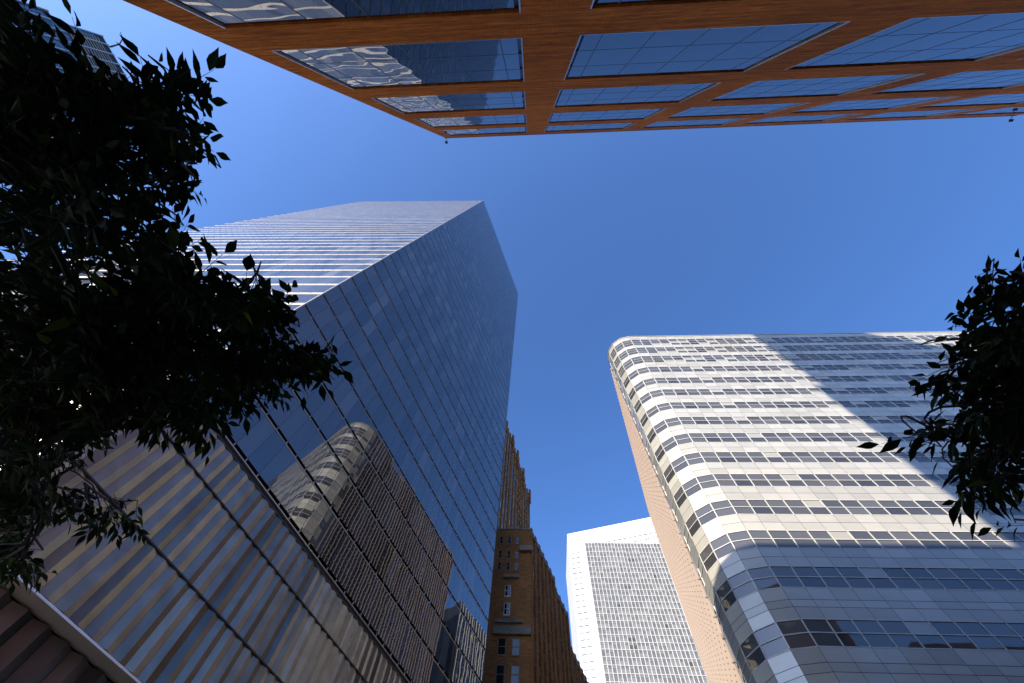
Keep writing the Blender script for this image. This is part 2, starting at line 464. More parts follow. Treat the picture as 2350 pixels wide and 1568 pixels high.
# base: vertical prismatic blades in three tiers
def blades(p0, u, L_, out, z0, z1, per, depth, off=0.0, seed=1):
    r_ = random.Random(seed)
    m_ = MB(); n = int(L_ / per)
    per = L_ / n
    for i in range(n):
        a = Vector(p0) + u * (i * per) + out * off
        pk = a + u * (per * .5) + out * depth
        pk = a + u * (per * r_.uniform(.46, .60)) + out * depth
        q = a + u * (per * .985)
        m_.poly((a.x, a.y, z0), (pk.x, pk.y, z0), (pk.x, pk.y, z1), (a.x, a.y, z1))
        m_.poly((pk.x, pk.y, z0), (q.x, q.y, z0), (q.x, q.y, z1), (pk.x, pk.y, z1))
        m_.poly((a.x, a.y, z0), (q.x, q.y, z0), (pk.x, pk.y, z0))
        m_.poly((a.x, a.y, z1), (pk.x, pk.y, z1), (q.x, q.y, z1))
    return m_
tiers = [(13.21, 17.53), (17.63, 22.03), (22.13, 24.86)]
for k, (z0, z1) in enumerate(tiers):
    m_ = blades(NE + uN * .15, uN, LN - .3, oN, z0, z1, .96, .09, -.05, k); m_.build('louvre_tier', M['blade'], tow)
    m_ = blades(NE + uE * .15, uE, LE - .3, oE, z0, z1, .62, .06, -.05, 9 + k); m_.build('louvre_tier', M['blade'], tow)
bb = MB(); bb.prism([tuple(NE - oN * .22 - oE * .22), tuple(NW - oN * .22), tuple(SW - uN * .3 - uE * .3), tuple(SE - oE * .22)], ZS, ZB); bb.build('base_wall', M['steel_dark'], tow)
sm = MB()
for z in (17.58, 22.08): sm.bar(NE, NW, oN, -.1, .09, z - .045, z + .045); sm.bar(SE, NE, oE, -.1, .06, z - .044, z + .044)
sm.bar(NE, NW, oN, -.1, .03, 24.87, 25.01); sm.bar(SE, NE, oE, -.1, .03, 24.871, 25.009)
sm.build('seam_strips', M['steel_dark'], tow)
ct = MB()
for z0, z1 in tiers: ct.prism([tuple(NE + oN * .02 + oE * .02), tuple(NE + uN * .3 + oN * .02), tuple(NE + uN * .3 + uE * .3), tuple(NE + uE * .3 + oE * .02)], z0, z1)
ct.build('corner_post', M['blade'], tow)
sf = MB(); sf.prism([tuple(NE), tuple(NW), tuple(NW - oN * 1.1), tuple(NE - oN * 1.1 + uE * .2)], ZS - .02, ZS + .08); sf.build('soffit', M['soffit'], tow)
sf = MB(); sf.prism([tuple(NE + uE * 1.0), tuple(SE), tuple(SE - oE * 1.1), tuple(NE - oE * 1.1 + uE * 1.5)], ZS - .015, ZS + .075); sf.build('soffit', M['soffit'], tow)
lo = MB()
for z0, z1 in ((9.3, 12.96), (5.0, 9.1), (0.2, 4.8)):
    m_ = blades(NE - oN * .85 - oE * .9 + uN * .3, uN, LN - 1, oN, z0, z1, 1.25, .30, 0, 5); lo.f += [tuple(i + len(lo.v) for i in f_) for f_ in m_.f]; lo.v += m_.v
    m_ = blades(NE - oN * .85 - oE * .9 + uE * .3, uE, LE - 1, oE, z0, z1, 1.25, .30, 0, 6); lo.f += [tuple(i + len(lo.v) for i in f_) for f_ in m_.f]; lo.v += m_.v
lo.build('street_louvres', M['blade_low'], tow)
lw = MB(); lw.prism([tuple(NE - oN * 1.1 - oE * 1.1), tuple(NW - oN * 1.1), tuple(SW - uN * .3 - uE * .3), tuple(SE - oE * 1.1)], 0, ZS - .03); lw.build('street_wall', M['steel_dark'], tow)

# ------------------------------------------------------------------ white banded office block with rounded corner (north-west corner)
MATCH_SCALE = 1.0
R = 5.4; CX, CY = 26.9, 48.05; YE = CY - R
BAY = 2.45
path = []                                                # plan points, from the far north end, along the east face, round the corner
NB = 50
for i in range(NB, 0, -1): path.append(Vector((CX + i * BAY, YE)))
a0, a1 = math.radians(-90), math.radians(-196.5)
for i in range(5):
    a = a0 + (a1 - a0) * i / 4
    path.append(Vector((CX + R * math.cos(a), CY + R * math.sin(a))))
h73 = Vector((math.cos(math.radians(73.5)), math.sin(math.radians(73.5))))
oS = Vector((-h73.y, h73.x))
path.append(path[-1] + h73 * 1.5)
bands = [(104.9, 101.0, 3), (99.5, 95.9, 3), (94.2, 90.5, 3), (88.1, 85.4, 2), (82.6, 80.0, 2), (77.4, 74.9, 2), (72.2, 69.8, 2), (67.0, 64.5, 2),
         (61.9, 59.3, 2), (56.7, 54.1, 2), (51.5, 48.9, 2), (46.3, 43.7, 2), (41.1, 38.5, 2), (36.0, 33.4, 2), (30.0, 27.4, 2), (24.4, 21.8, 2), (18.8, 16.2, 2), (13.2, 10.6, 2)]
blk = thing('office_block', (CX, YE, 0), 'white banded office block with a rounded glass corner, half of it in blue shade', 'building')
def outn(a, b_):
    u_, L_ = unit(a, b_); return Vector((-u_.y, u_.x)), u_, L_
# check orientation: east face walked towards -x must face -y
segs = []
for a, b_ in zip(path[:-1], path[1:]):
    u_, L_ = unit(a, b_); n_ = Vector((-u_.y, u_.x))
    mid = (a + b_) / 2
    if n_.dot(mid - Vector((CX + 20, CY + 25))) < 0: n_ = -n_
    segs.append((a, b_, u_, n_, L_))
pan = MB()
def panel_row(z0, z1):
    for a, b_, u_, n_, L_ in segs:
        p_, q_ = a + u_ * .02, b_ - u_ * .02
        pan.wallquad(p_, q_, z0 + .025, z1 - .025)
z_top = 107.0
edges = [(z_top, 104.9)] + [(bands[i][1], bands[i + 1][0]) for i in range(len(bands) - 1)] + [(bands[-1][1], 0.0)]
for hi, lo_ in edges:
    n = 1 if hi - lo_ < 1.8 else (2 if hi - lo_ < 3.1 else 3)
    if hi < 12: n = 5
    if hi == 33.4 or hi == 27.4 or hi == 21.8 or hi==16.2:
        cuts = [hi, hi - 1.35, hi - 2.15, lo_]
    else:
        cuts = [hi - (hi - lo_) * i / n for i in range(n + 1)]
    for t_, b2 in zip(cuts[:-1], cuts[1:]): panel_row(b2, t_)
pan.build('wall_panels', M['white_panel'], blk)
body = MB()
inner = [p_ for p_ in path]
back = [path[-1] + h73 * 56.5, path[-1] + h73 * 56.5 + Vector((100, 0)), Vector((path[0].x, CY + 60))]
def inset(pts, d):
    res = []
    for i, p_ in enumerate(pts):
        if i == 0: n_ = segs[0][3]
        elif i >= len(segs): n_ = segs[-1][3]
        else: n_ = (segs[i - 1][3] + segs[i][3]).normalized()
        res.append(p_ - n_ * d)
    return res
bp = [tuple(p_) for p_ in inset(path, .10)] + [tuple(p_ ) for p_ in back]
bp[0] = (bp[0][0] - .1, bp[0][1])
body.prism(bp, 0, z_top - .1); body.build('structure_wall', M['steel_dark'], blk)
for k, (zt, zb, nr) in enumerate(bands):
    g = MB(); fr = MB()
    for a, b_, u_, n_, L_ in segs:
        for r_ in range(nr):
            z0 = zb + (zt - zb) * r_ / nr; z1 = zb + (zt - zb) * (r_ + 1) / nr
            g.wallquad(a + u_ * .06 - n_ * .05, b_ - u_ * .06 - n_ * .05, z0 + .05, z1 - .05)
        fr.post(a, u_, n_, .11, -.06, .03, zb, zt)
        for r_ in range(nr + 1):
            z0 = zb + (zt - zb) * r_ / nr
            fr.bar(a + u_ * .06, b_ - u_ * .06, n_, -.06, .025, z0 - .045, z0 + .045)
    go = g.build('window_band', M['b_glass'], blk)
    fr.build('window_frame', M['white_frame'], go)
# roof cap
cap = MB()
for a, b_, u_, n_, L_ in segs: cap.bar(a, b_, n_, -.5, .12, z_top, z_top + .25)
cap.build('parapet_cap', M['white_panel'], blk)
rf = MB(); rf.prism(bp, z_top - .1, z_top - .02); rf.build('roof', M['roof'], blk)
# dark glazed slot, then the saw-toothed ribbed south face
p0 = path[-1]
sl = MB(); q_ = p0 + h73 * 1.3
for k in range(24): sl.wallquad(p0 - oS * .03, q_ - oS * .03, 5 + k * 4.2, 5 + k * 4.2 + 4.1)
sl.build('glass_slot', M['b_glass'], blk)
LS_ = 55.2; NBS = 45; PS = LS_ / NBS
fins = MB(); fcore = MB(); sgl = MB(); sbar = MB(); tips = MB()
FZS = 5.13 / 2
for i in range(NBS + 1):
    p_ = q_ + h73 * (i * PS)
    z = 0.4
    while z < 106.5:
        z1 = min(z + FZS, 107.0)
        fins.bar(p_ - h73 * .04, p_ + h73 * .04, oS, -.02, .22, z + .16, z1 - .02)
        z = z1
    fcore.bar(p_ - h73 * .025, p_ + h73 * .025, oS, -.02, .19, 0.3, 107)
    if i < NBS:
        for k in range(21):
            z0 = 1.2 + k * 5.08
            for (c0, c1) in ((.1, 1.25), (1.35, 2.5), (2.6, 4.95)):
                if z0 + c1 < 106.8: sgl.wallquad(p_ + h73 * .06, p_ + h73 * (PS - .06), z0 + c0, z0 + c1)
for k in range(22):
    z0 = 1.2 + k * 5.08
    for c0 in (0.0, 1.25, 2.5):
        if z0 + c0 < 106.9: sbar.bar(q_, q_ + h73 * LS_, oS, -.03, .06, z0 + c0, z0 + c0 + .1)
for t_ in range(8):
    a = q_ + h73 * (t_ * 6.9 + 1.0); b_ = a + h73 * 2.6
    n0 = len(tips.v); mx_ = a + h73 * 1.3
    tips.poly((a.x, a.y, 106.0), (b_.x, b_.y, 106.0), (mx_.x, mx_.y, 109.2))
    c_ = mx_ - oS * 1.6
    tips.poly((a.x, a.y, 106.0), (mx_.x, mx_.y, 109.2), (c_.x, c_.y, 106.9)); tips.poly((mx_.x, mx_.y, 109.2), (b_.x, b_.y, 106.0), (c_.x, c_.y, 106.9))
fins.build('facade_fins', M['pink_panel'], blk); fcore.build('fin_spines', M['rib_core'], blk); sgl.build('south_glazing', M['s_glass'], blk)
sbar.build('south_glazing_bars', M['white_frame'], blk); tips.build('roof_skylights', M['white_panel'], blk)

# ------------------------------------------------------------------ brown brick tower with stone ledges, stepping down
MATCH_SCALE = 1.22  # enlarged along with the glass tower, which was scaled for its reflections
VC = Vector((-1.1, 82.0)); uV = Vector((math.cos(math.radians(71.5)), math.sin(math.radians(71.5)))); oV = Vector((uV.y, -uV.x))
ver = thing('brick_tower', (VC.x, VC.y, 0), 'brown brick tower with stone ledges stepping down behind the glass tower', 'building')
vw = MB()
W0 = Vector((-62, 82.0))
# street block, three steps along the north street; east wall hand-cut by window rows
def block(p_, u_, s0, s1, depth, h, m_):
    a = p_ + u_ * s0; b_ = p_ + u_ * s1
    m_.prism([tuple(a), tuple(b_), tuple(b_ + Vector((-depth, 0))), tuple(a + Vector((-depth, 0)))], 0, h)
block(VC, uV, 0, 19, 60.9, 77.0, vw)
block(VC, uV, 19.002, 30, 60.9, 74.6, vw)
block(VC, uV, 30.002, 85, 60.9, 66.6, vw)
# upper tower, set back
TC = Vector((-11.9, 101.5))
TE, TW = TC, TC + uV * 31.0
for (s0, s1, h) in ((0.0, 8.5, 152.0), (8.502, 15.0, 149.0), (15.002, 22.5, 145.5), (22.502, 31.0, 141.0)):
    block(TC, uV, s0, s1, 36, h, vw)
vw.build('wall', M['brown_brick'], ver)
# ribs on the north walls with dark windows between
def ribs(p_, u_, out, s0, s1, z0, z1, pitch, m_, w=.9, d=.55):
    n = max(1, int((s1 - s0) / pitch)); 
    for i in range(n + 1):
        s_ = s0 + (s1 - s0) * i / n
        m_.post(p_ + u_ * s_, u_, out, w, 0.003, d, z0, z1)
rb = MB()
ribs(VC, uV, oV, .6, 18.6, 0, 77.6, 3.0, rb, .85, .38); ribs(VC, uV, oV, 19.8, 29.6, 0, 75.2, 3.0, rb, .85, .38); ribs(VC, uV, oV, 31, 84, 0, 67.2, 3.0, rb, .85, .38)
for i, (s0, s1, h) in enumerate(((0.3, 8.2, 152.6), (9.0, 14.6, 149.6), (15.4, 22.2, 146.1), (23.0, 30.6, 141.6))):
    ribs(TC, uV, oV, s0, s1, 60, h, 2.0, rb, .6, .34)
    ribs(TC, uV, oV, s0, s1, h - 6, h + 1.6, 4.0, rb, 1.2, .75)
rb.build('pilasters', M['brown_brick'], ver)
# east wall ledges and windows
ld = MB()
oE2 = (0, -1)
ld.bar((-8.3, 82), (VC.x + .1, 82), oE2, 0.003, .55, 51.7, 53.2)
ld.bar((-8.0, 82), (-2.6, 82), oE2, 0.003, .35, 54.0, 54.6)
ld.bar((-7.0, 82), (-3.6, 82), oE2, 0.003, .5, 63.6, 64.2)
ld.bar((-3.6, 82), (VC.x + .4, 82), oE2, 0.003, .8, 70.3, 71.6)
ld.bar((-62, 82), (VC.x + .2, 82), oE2, 0.003, .12, 76.8, 77.1)
for p_, u_, s0, s1, z in ((VC, uV, 0, 19, 76.9), (VC, uV, 19, 30, 74.5), (VC, uV, 30, 85, 66.5)): ld.bar(p_ + u_ * s0, p_ + u_ * s1, oV, 0.003, .3, z - 1.2, z + .3)
ld.build('stone_ledges', M['limestone'], ver)
cnt = 0
eastrows = [48.2, 43.6, 39.0, 34.4, 29.8]
def vwin(x_, z, w, h, framed):
    f = MB(); y = 82 - .06
    f.prism([(x_, y), (x_ + w, y), (x_ + w, 81.997), (x_, 81.997)], z, z + .15)
    f.prism([(x_, y - .06), (x_ + w, y - .06), (x_ + w, y), (x_, y)], z - .18, z - .002)
    f.prism([(x_, y), (x_ + .1, y), (x_ + .1, 81.997), (x_, 81.997)], z + .152, z + h)
    f.prism([(x_ + w - .1, y), (x_ + w, y), (x_ + w, 81.997), (x_ + w - .1, 81.997)], z + .152, z + h)
    f.prism([(x_ + .102, y), (x_ + w - .102, y), (x_ + w - .102, 81.997), (x_ + .102, 81.997)], z + h * .5 - .06, z + h * .5 + .06)
    f.prism([(x_ + .102, y), (x_ + w - .102, y), (x_ + w - .102, 81.997), (x_ + .102, 81.997)], z + h - .1, z + h)
    if framed: f.prism([(x_ + w / 2 - .05, y + .002), (x_ + w / 2 + .05, y + .002), (x_ + w / 2 + .05, 81.997), (x_ + w / 2 - .05, 81.997)], z + .152, z + h - .102)
    o_ = f.build('window', M['white_frame'] if framed else M['limestone'], ver)
    g = MB(); g.poly((x_ + w, 81.985, z), (x_, 81.985, z), (x_, 81.985, z + h), (x_ + w, 81.985, z + h))
    g.build('pane', M['verizon_glass'], o_)
for z in eastrows:
    for x_ in (-7.2, -4.55, -16, -13.3, -24, -21.3): vwin(x_, z, 1.5, 3.0, False)
for z in (59.5, 55.6): vwin(-6.5, z, 1.3, 2.5, True)
for z in (59.5, 55.6, 66.5): vwin(-15, z, 1.3, 2.5, True)
for z in (65.6, 68.6, 72.6):
    vwin(-8.4, z, .7, 2.0, False)
    vwin(-6.4, z, .8, 2.0, False); vwin(-4.6, z, .8, 2.0, False)
# narrow dark windows between the ribs
wn_ = MB()
def slot(p_, u_, out, s_, z, w, h):
    a = p_ + u_ * (s_ - w / 2) + out * .02; b_ = p_ + u_ * (s_ + w / 2) + out * .02
    wn_.wallquad(a, b_, z, z + h)
for s0, s1, h in ((.6, 18.6, 77), (19.8, 29.6, 74.6), (31, 84, 66.6)):
    n = int((s1 - s0) / 3.0)
    for i in range(n):
        s_ = s0 + (s1 - s0) * (i + .5) / n; z = 22
        while z + 2.6 < h - 1.5: slot(VC, uV, oV, s_, z, 1.15, 2.3); z += 3.9
for s0, s1, h in ((0.3, 8.2, 152), (9, 14.6, 149), (15.4, 22.2, 145.5), (23, 30.6, 141)):
    n = int((s1 - s0) / 2.0)
    for i in range(n):
        s_ = s0 + (s1 - s0) * (i + .5) / n; z = 80
        while z + 2.6 < h - 1.5: slot(TC, uV, oV, s_, z, .8, 2.3); z += 3.7
sp = MB()
for s0, s1, h in ((0.3, 8.2, 152), (9, 14.6, 149), (15.4, 22.2, 145.5), (23, 30.6, 141)):
    n = int((s1 - s0) / 2.0)
    for i in range(n):
        s_ = s0 + (s1 - s0) * (i + .5) / n; z = 80
        while z + 3.7 < h - 1.5:
            sp.bar(TC + uV * (s_ - .5), TC + uV * (s_ + .5), oV, .003, .10, z + 2.35, z + 3.6); z += 3.7
for s0, s1, h in ((.6, 18.6, 77), (19.8, 29.6, 74.6), (31, 84, 66.6)):
    n = int((s1 - s0) / 3.0)
    for i in range(n):
        s_ = s0 + (s1 - s0) * (i + .5) / n; z = 22
        while z + 3.9 < h - 1.5:
            sp.bar(VC + uV * (s_ - .65), VC + uV * (s_ + .65), oV, .003, .12, z + 2.35, z + 2.6); z += 3.9
o = sp.build('spandrel_stones', M['limestone'], ver); o['kind'] = 'stuff'
o = wn_.build('windows_between_pilasters', M['verizon_glass'], ver); o['kind'] = 'stuff'

# ------------------------------------------------------------------ pale office tower behind (far west)
GB = Vector((35.1, 247.2)); GA = Vector((24.4, 250.1)); GW = 96.0
gol = thing('office_tower', (GB.x, GB.y, 0), 'bright white gridded office tower far behind the rounded office block', 'building')
u15 = Vector((math.cos(math.radians(-16.2)), math.sin(math.radians(-16.2)))); oGf = Vector((u15.y, -u15.x))
GM = Vector((27.3, 280.1)); GMZ = 255.0; GL = 118.0
gw = MB(); gw.prism([tuple(GB), (GB.x + GW, GB.y), (GB.x + GW, GB.y + 12), (GB.x, GB.y + 30)], 0, 218.4); gw.build('wing_wall', M['g_panel'], gol)
gw = MB(); e_ = GM + u15 * GL; gw.prism([tuple(GM), tuple(e_), (e_.x, e_.y + 60), (GM.x, GM.y + 50)], 0, GMZ); gw.build('slab_wall', M['g_panel'], gol)
cj = MB(); nr_ = 0; z = 70.0
sg = MB()
while z < GMZ - 3:
    cj.bar(GM + u15 * .6, GM + u15 * (GL - 1), oGf, .003, .05, z, z + .22)
    for i in range(int(GL / 4.2)):
        if z < GMZ - 14: sg.wallquad(GM + u15 * (1.2 + i * 4.2) + oGf * .03, GM + u15 * (4.6 + i * 4.2) + oGf * .03, z + 1.5, z + 2.7)
    z += 4.3
cj.build('floor_joints', M['g_joint'], gol); sg.build('slab_glazing', M['g_glass'], gol)
GR = 2.3
gg = MB(); gf = MB(); gs = MB(); gd = MB()
nz = 40; z = 60.0; FHg = 3.95
nx = int((GW - 1) / GR)
k = 0
holes = {(12, 4), (13, 4), (9, 9), (10, 9), (17, 15), (24, 3), (25, 3), (7, 17), (8, 17), (20, 19), (3, 22), (4, 22), (15, 26), (16, 26), (6, 12), (18, 7)}
dk = MB()
while z < 214.5:
    for i in range(nx):
        x0 = GB.x + 1.0 + i * GR; x1 = x0 + GR
        tgt = dk if (i, int((218 - z) / FHg)) in holes else gg
        tgt.poly((x1 - .14, GB.y - .03, z + .1), (x0 + .14, GB.y - .03, z + .1), (x0 + .14, GB.y - .03, z + 2.35), (x1 - .14, GB.y - .03, z + 2.35))
        gg.poly((x1 - .14, GB.y - .03, z + 2.6), (x0 + .14, GB.y - .03, z + 2.6), (x0 + .14, GB.y - .03, z + FHg - .2), (x1 - .14, GB.y - .03, z + FHg - .2))
    gs.bar((GB.x + .6, GB.y), (GB.x + GW - .4, GB.y), (0, -1), .003, .30, z - .12, z + .08)
    gd.bar((GB.x + .6, GB.y), (GB.x + GW - .4, GB.y), (0, -1), .003, .12, z + 2.36, z + 2.59)
    gd.bar((GB.x + .6, GB.y), (GB.x + GW - .4, GB.y), (0, -1), .003, .10, z - .45, z - .13)
    z += FHg; k += 1
for i in range(nx + 1):
    x0 = GB.x + 1.0 + i * GR
    gf.prism([(x0 - .14, GB.y - .38), (x0 + .14, GB.y - .38), (x0 + .14, GB.y - .004), (x0 - .14, GB.y - .004)], 58, 218.4)
gg.build('glazing', M['g_glass'], gol); 
for f_ in dk.f:
    q = MB(); q.poly(*[dk.v[i] for i in f_]); q.build('open_louvre', M['g_dark'], gol)
gd.build('joint_bands', M['g_joint'], gol); gf.build('vertical_fins', M['white_frame'], gol); gs.build('floor_bands', M['g_panel'], gol)
# ------------------------------------------------------------------ tall glass tower far to the south with louvred top
MATCH_SCALE = 1.0
UP = Vector((-293.5, -97.0)); u3 = Vector((math.cos(math.radians(73)), math.sin(math.radians(73)))); o3 = Vector((u3.y, -u3.x))
ut = thing('glass_skyscraper', (UP.x, UP.y, 0), 'tall blue glass skyscraper with a louvred top, behind the tree in the upper left', 'building')
ub = MB()
ub.prism([tuple(UP), tuple(UP + u3 * 62), tuple(UP + u3 * 62 + Vector((-50, 0))), tuple(UP + Vector((-50, 0)))], 0, 329.5)
Q = UP - u3 * 5.2
ub.prism([tuple(Q), tuple(UP - u3 * .003), tuple(UP + Vector((-50, 0))), tuple(Q + Vector((-50, 0)))], 0, 298.5)
ub.build('structure_wall', M['steel_dark'], ut)
ug = MB(); z = 40
while z < 324:
    z1 = z + 4.0
    i = -2 if z < 294 else 0
    while i * 1.55 * 1.0 < 60:
        s0 = i * 2.06; s1 = s0 + 2.06
        if s1 > 62: break
        if s0 < -5.2: i += 1; continue
        if not (z > 304 and 2.5 < s0 < 50): ug.wallquad(UP + u3 * (s0 + .04) + o3 * .05, UP + u3 * (s1 - .04) + o3 * .05, z + .03, z1 - .25)
        i += 1
    z = z1
ug.build('glazing', M['u_glass'], ut)
ul = MB(); z = 304.2
while z < 326:
    ul.bar(UP + u3 * 2.1, UP + u3 * 58, o3, .1, .9, z, z + .5); z += 2.0
ul.build('louvres', M['steel'], ut)
uv = MB()
for s_ in (-5.2, .02, 5.3, 11.5, 17.7, 23.9, 30.1, 36.3, 42.5, 48.7, 54.9, 61.9):
    uv.post(UP + u3 * s_, u3, o3, .45, .05, 1.3, 20, 329.9 if s_ > -1 else 298.8)
uv.build('corner_ribs', M['light_metal'], ut)
cap = MB(); cap.bar(UP, UP + u3 * 62, o3, -.8, .5, 329.5, 330.1); cap.bar(Q, UP, o3, -.8, .5, 298.5, 299.0); cap.build('parapet_cap', M['light_metal'], ut)
rc = thing('roof_crane', (-293.5, -92.5, 330), 'slim window-cleaning crane arm reaching out from the skyscraper roof in the upper left', 'crane')
a = MB(); a.tube([(-294.5, -92.0, 330), (-293.5, -92.2, 334), (-287, -93.6, 334.6)], [.8, .6, .45], 6); a.tube([(-287, -93.6, 334.6), (-280.5, -96.0, 331.5)], [.4, .3], 6); a.build('jib', M['dark_metal'], rc)
a = MB(); a.tube([(-281.0, -99.5, 331.5), (-280.5, -96.0, 331.5), (-279.8, -93.0, 331.5)], .22, 5); a.build('spreader_bar', M['dark_metal'], rc)

# ------------------------------------------------------------------ the tower one block east, hidden behind the brick building, whose shadow falls across the white block
TX0, TX1, TY, TZ = -1.3, 20.0, -60.0, 170.0
bt = thing('stone_tower', (TX0, TY, 0), 'slim stone tower one street behind the orange brick building', 'building')
a = MB(); a.prism([(TX0, TY), (TX1, TY), (TX1, TY - 60), (TX0, TY - 60)], 0, TZ); a.prism([(TX0 - 1.8, TY - .01), (TX0 - .001, TY - .01), (TX0 - .001, TY - 60), (TX0 - 1.8, TY - 60)], 0, 134)
a.prism([(TX0 - 3.4, TY - .02), (TX0 - 1.801, TY - .02), (TX0 - 1.801, TY - 60), (TX0 - 3.4, TY - 60)], 0, 112)
a.build('wall', M['back_stone'], bt)
a = MB()
for z in range(8, 166, 4):
    for i in range(7): a.poly((TX0 + 1 + i * 2.9 + 1.8, TY + .04, z), (TX0 + 1 + i * 2.9, TY + .04, z), (TX0 + 1 + i * 2.9, TY + .04, z + 2.2), (TX0 + 1 + i * 2.9 + 1.8, TY + .04, z + 2.2))
a.build('windows', M['verizon_glass'], bt)

# ------------------------------------------------------------------ darker glass block further west, hidden behind the rounded block, mirrored in the glass tower
gb2 = thing('glass_block', (47, 120, 0), 'dark glass block seen only as a reflection at the foot of the glass tower', 'building')
P0 = Vector((46.5, 121.0)); P1 = P0 + h73 * 46
a = MB(); a.prism([tuple(P0), tuple(P1), (P1.x + 40, P1.y), (P0.x + 40, P0.y)], 0, 103.0); a.build('wall', M['steel_dark'], gb2)
a = MB(); c_ = MB()
for i in range(23):
    c_.post(P0 + h73 * (i * 2.0), h73, oS, .14, .003, .2, 0, 103)
    for k in range(27):
        a.wallquad(P0 + h73 * (i * 2.0 + .12) + oS * .04, P0 + h73 * (i * 2.0 + 1.88) + oS * .04, 1 + k * 3.75, 1 + k * 3.75 + 3.5)
for k in range(28): c_.bar(P0, P1, oS, .003, .09, k * 3.75 + .76, k * 3.75 + .94)
a.build('glazing', M['s_glass'], gb2); c_.build('glazing_bars', M['white_frame'], gb2)

# ------------------------------------------------------------------ plain brick block further north on the same side, mirrored in the white block's lower panels
nb_ = thing('brick_block', (110, -5.1, 0), 'plain dark brick block north of the orange brick building, seen only as a reflection', 'building')
a = MB(); a.prism([(76, -5.1), (150, -5.1), (150, -40), (76, -40)], 0, 57.0); a.build('wall', M['brown_brick'], nb_)
a = MB()
for k in range(14):
    for i in range(20): a.poly((78.0 + i * 3.6 + 1.7, -5.06, 3 + k * 3.8), (78.0 + i * 3.6, -5.06, 3 + k * 3.8), (78.0 + i * 3.6, -5.06, 5.2 + k * 3.8), (78.0 + i * 3.6 + 1.7, -5.06, 5.2 + k * 3.8))
a.build('windows', M['verizon_glass'], nb_)

# ------------------------------------------------------------------ trees
LS = np.array([(0.0, 0.0), (0.14, 0.20), (0.34, 0.44), (0.55, 0.40), (0.78, 0.17), (1.0, 0.0)])   # station, half width (fraction of width)
class Leaves:
    def __init__(s): s.V = []; s.F = []; s.n = 0
    def add(s, p, d, nrm, L_, wd, fold=.22, curl=.12):
        d = np.array(d); d /= np.linalg.norm(d)
        nrm = np.array(nrm) - d * np.dot(nrm, d); nrm /= np.linalg.norm(nrm)
        side = np.cross(d, nrm)
        v = []
        for t, w in LS:
            c = np.array(p) + d * (L_ * t) - nrm * (curl * L_ * t * t)
            if w == 0: v.append(c)
            else:
                v.append(c + side * (w * wd) + nrm * (fold * w * wd)); v.append(c); v.append(c - side * (w * wd) + nrm * (fold * w * wd))
        n = s.n
        F = [(n, n + 2, n + 1), (n, n + 3, n + 2)]
        for k in range(3):
            a = n + 1 + 3 * k; b_ = a + 3
            F += [(a, a + 1, b_ + 1, b_), (a + 1, a + 2, b_ + 2, b_ + 1)]
        e = n + 13; a = n + 10
        F += [(a, a + 1, e), (a + 1, a + 2, e)]
        s.V.extend(v); s.F.extend(F); s.n += 14

def direction(px, py):
    """plan slope (x/z, y/z) seen under a picture position of the 2349 wide photograph"""
    v = cam.matrix_world.to_3x3() @ Vector((px - 1174.5, -(py - 784.0), -930.0))
    return v.x / v.z, v.y / v.z

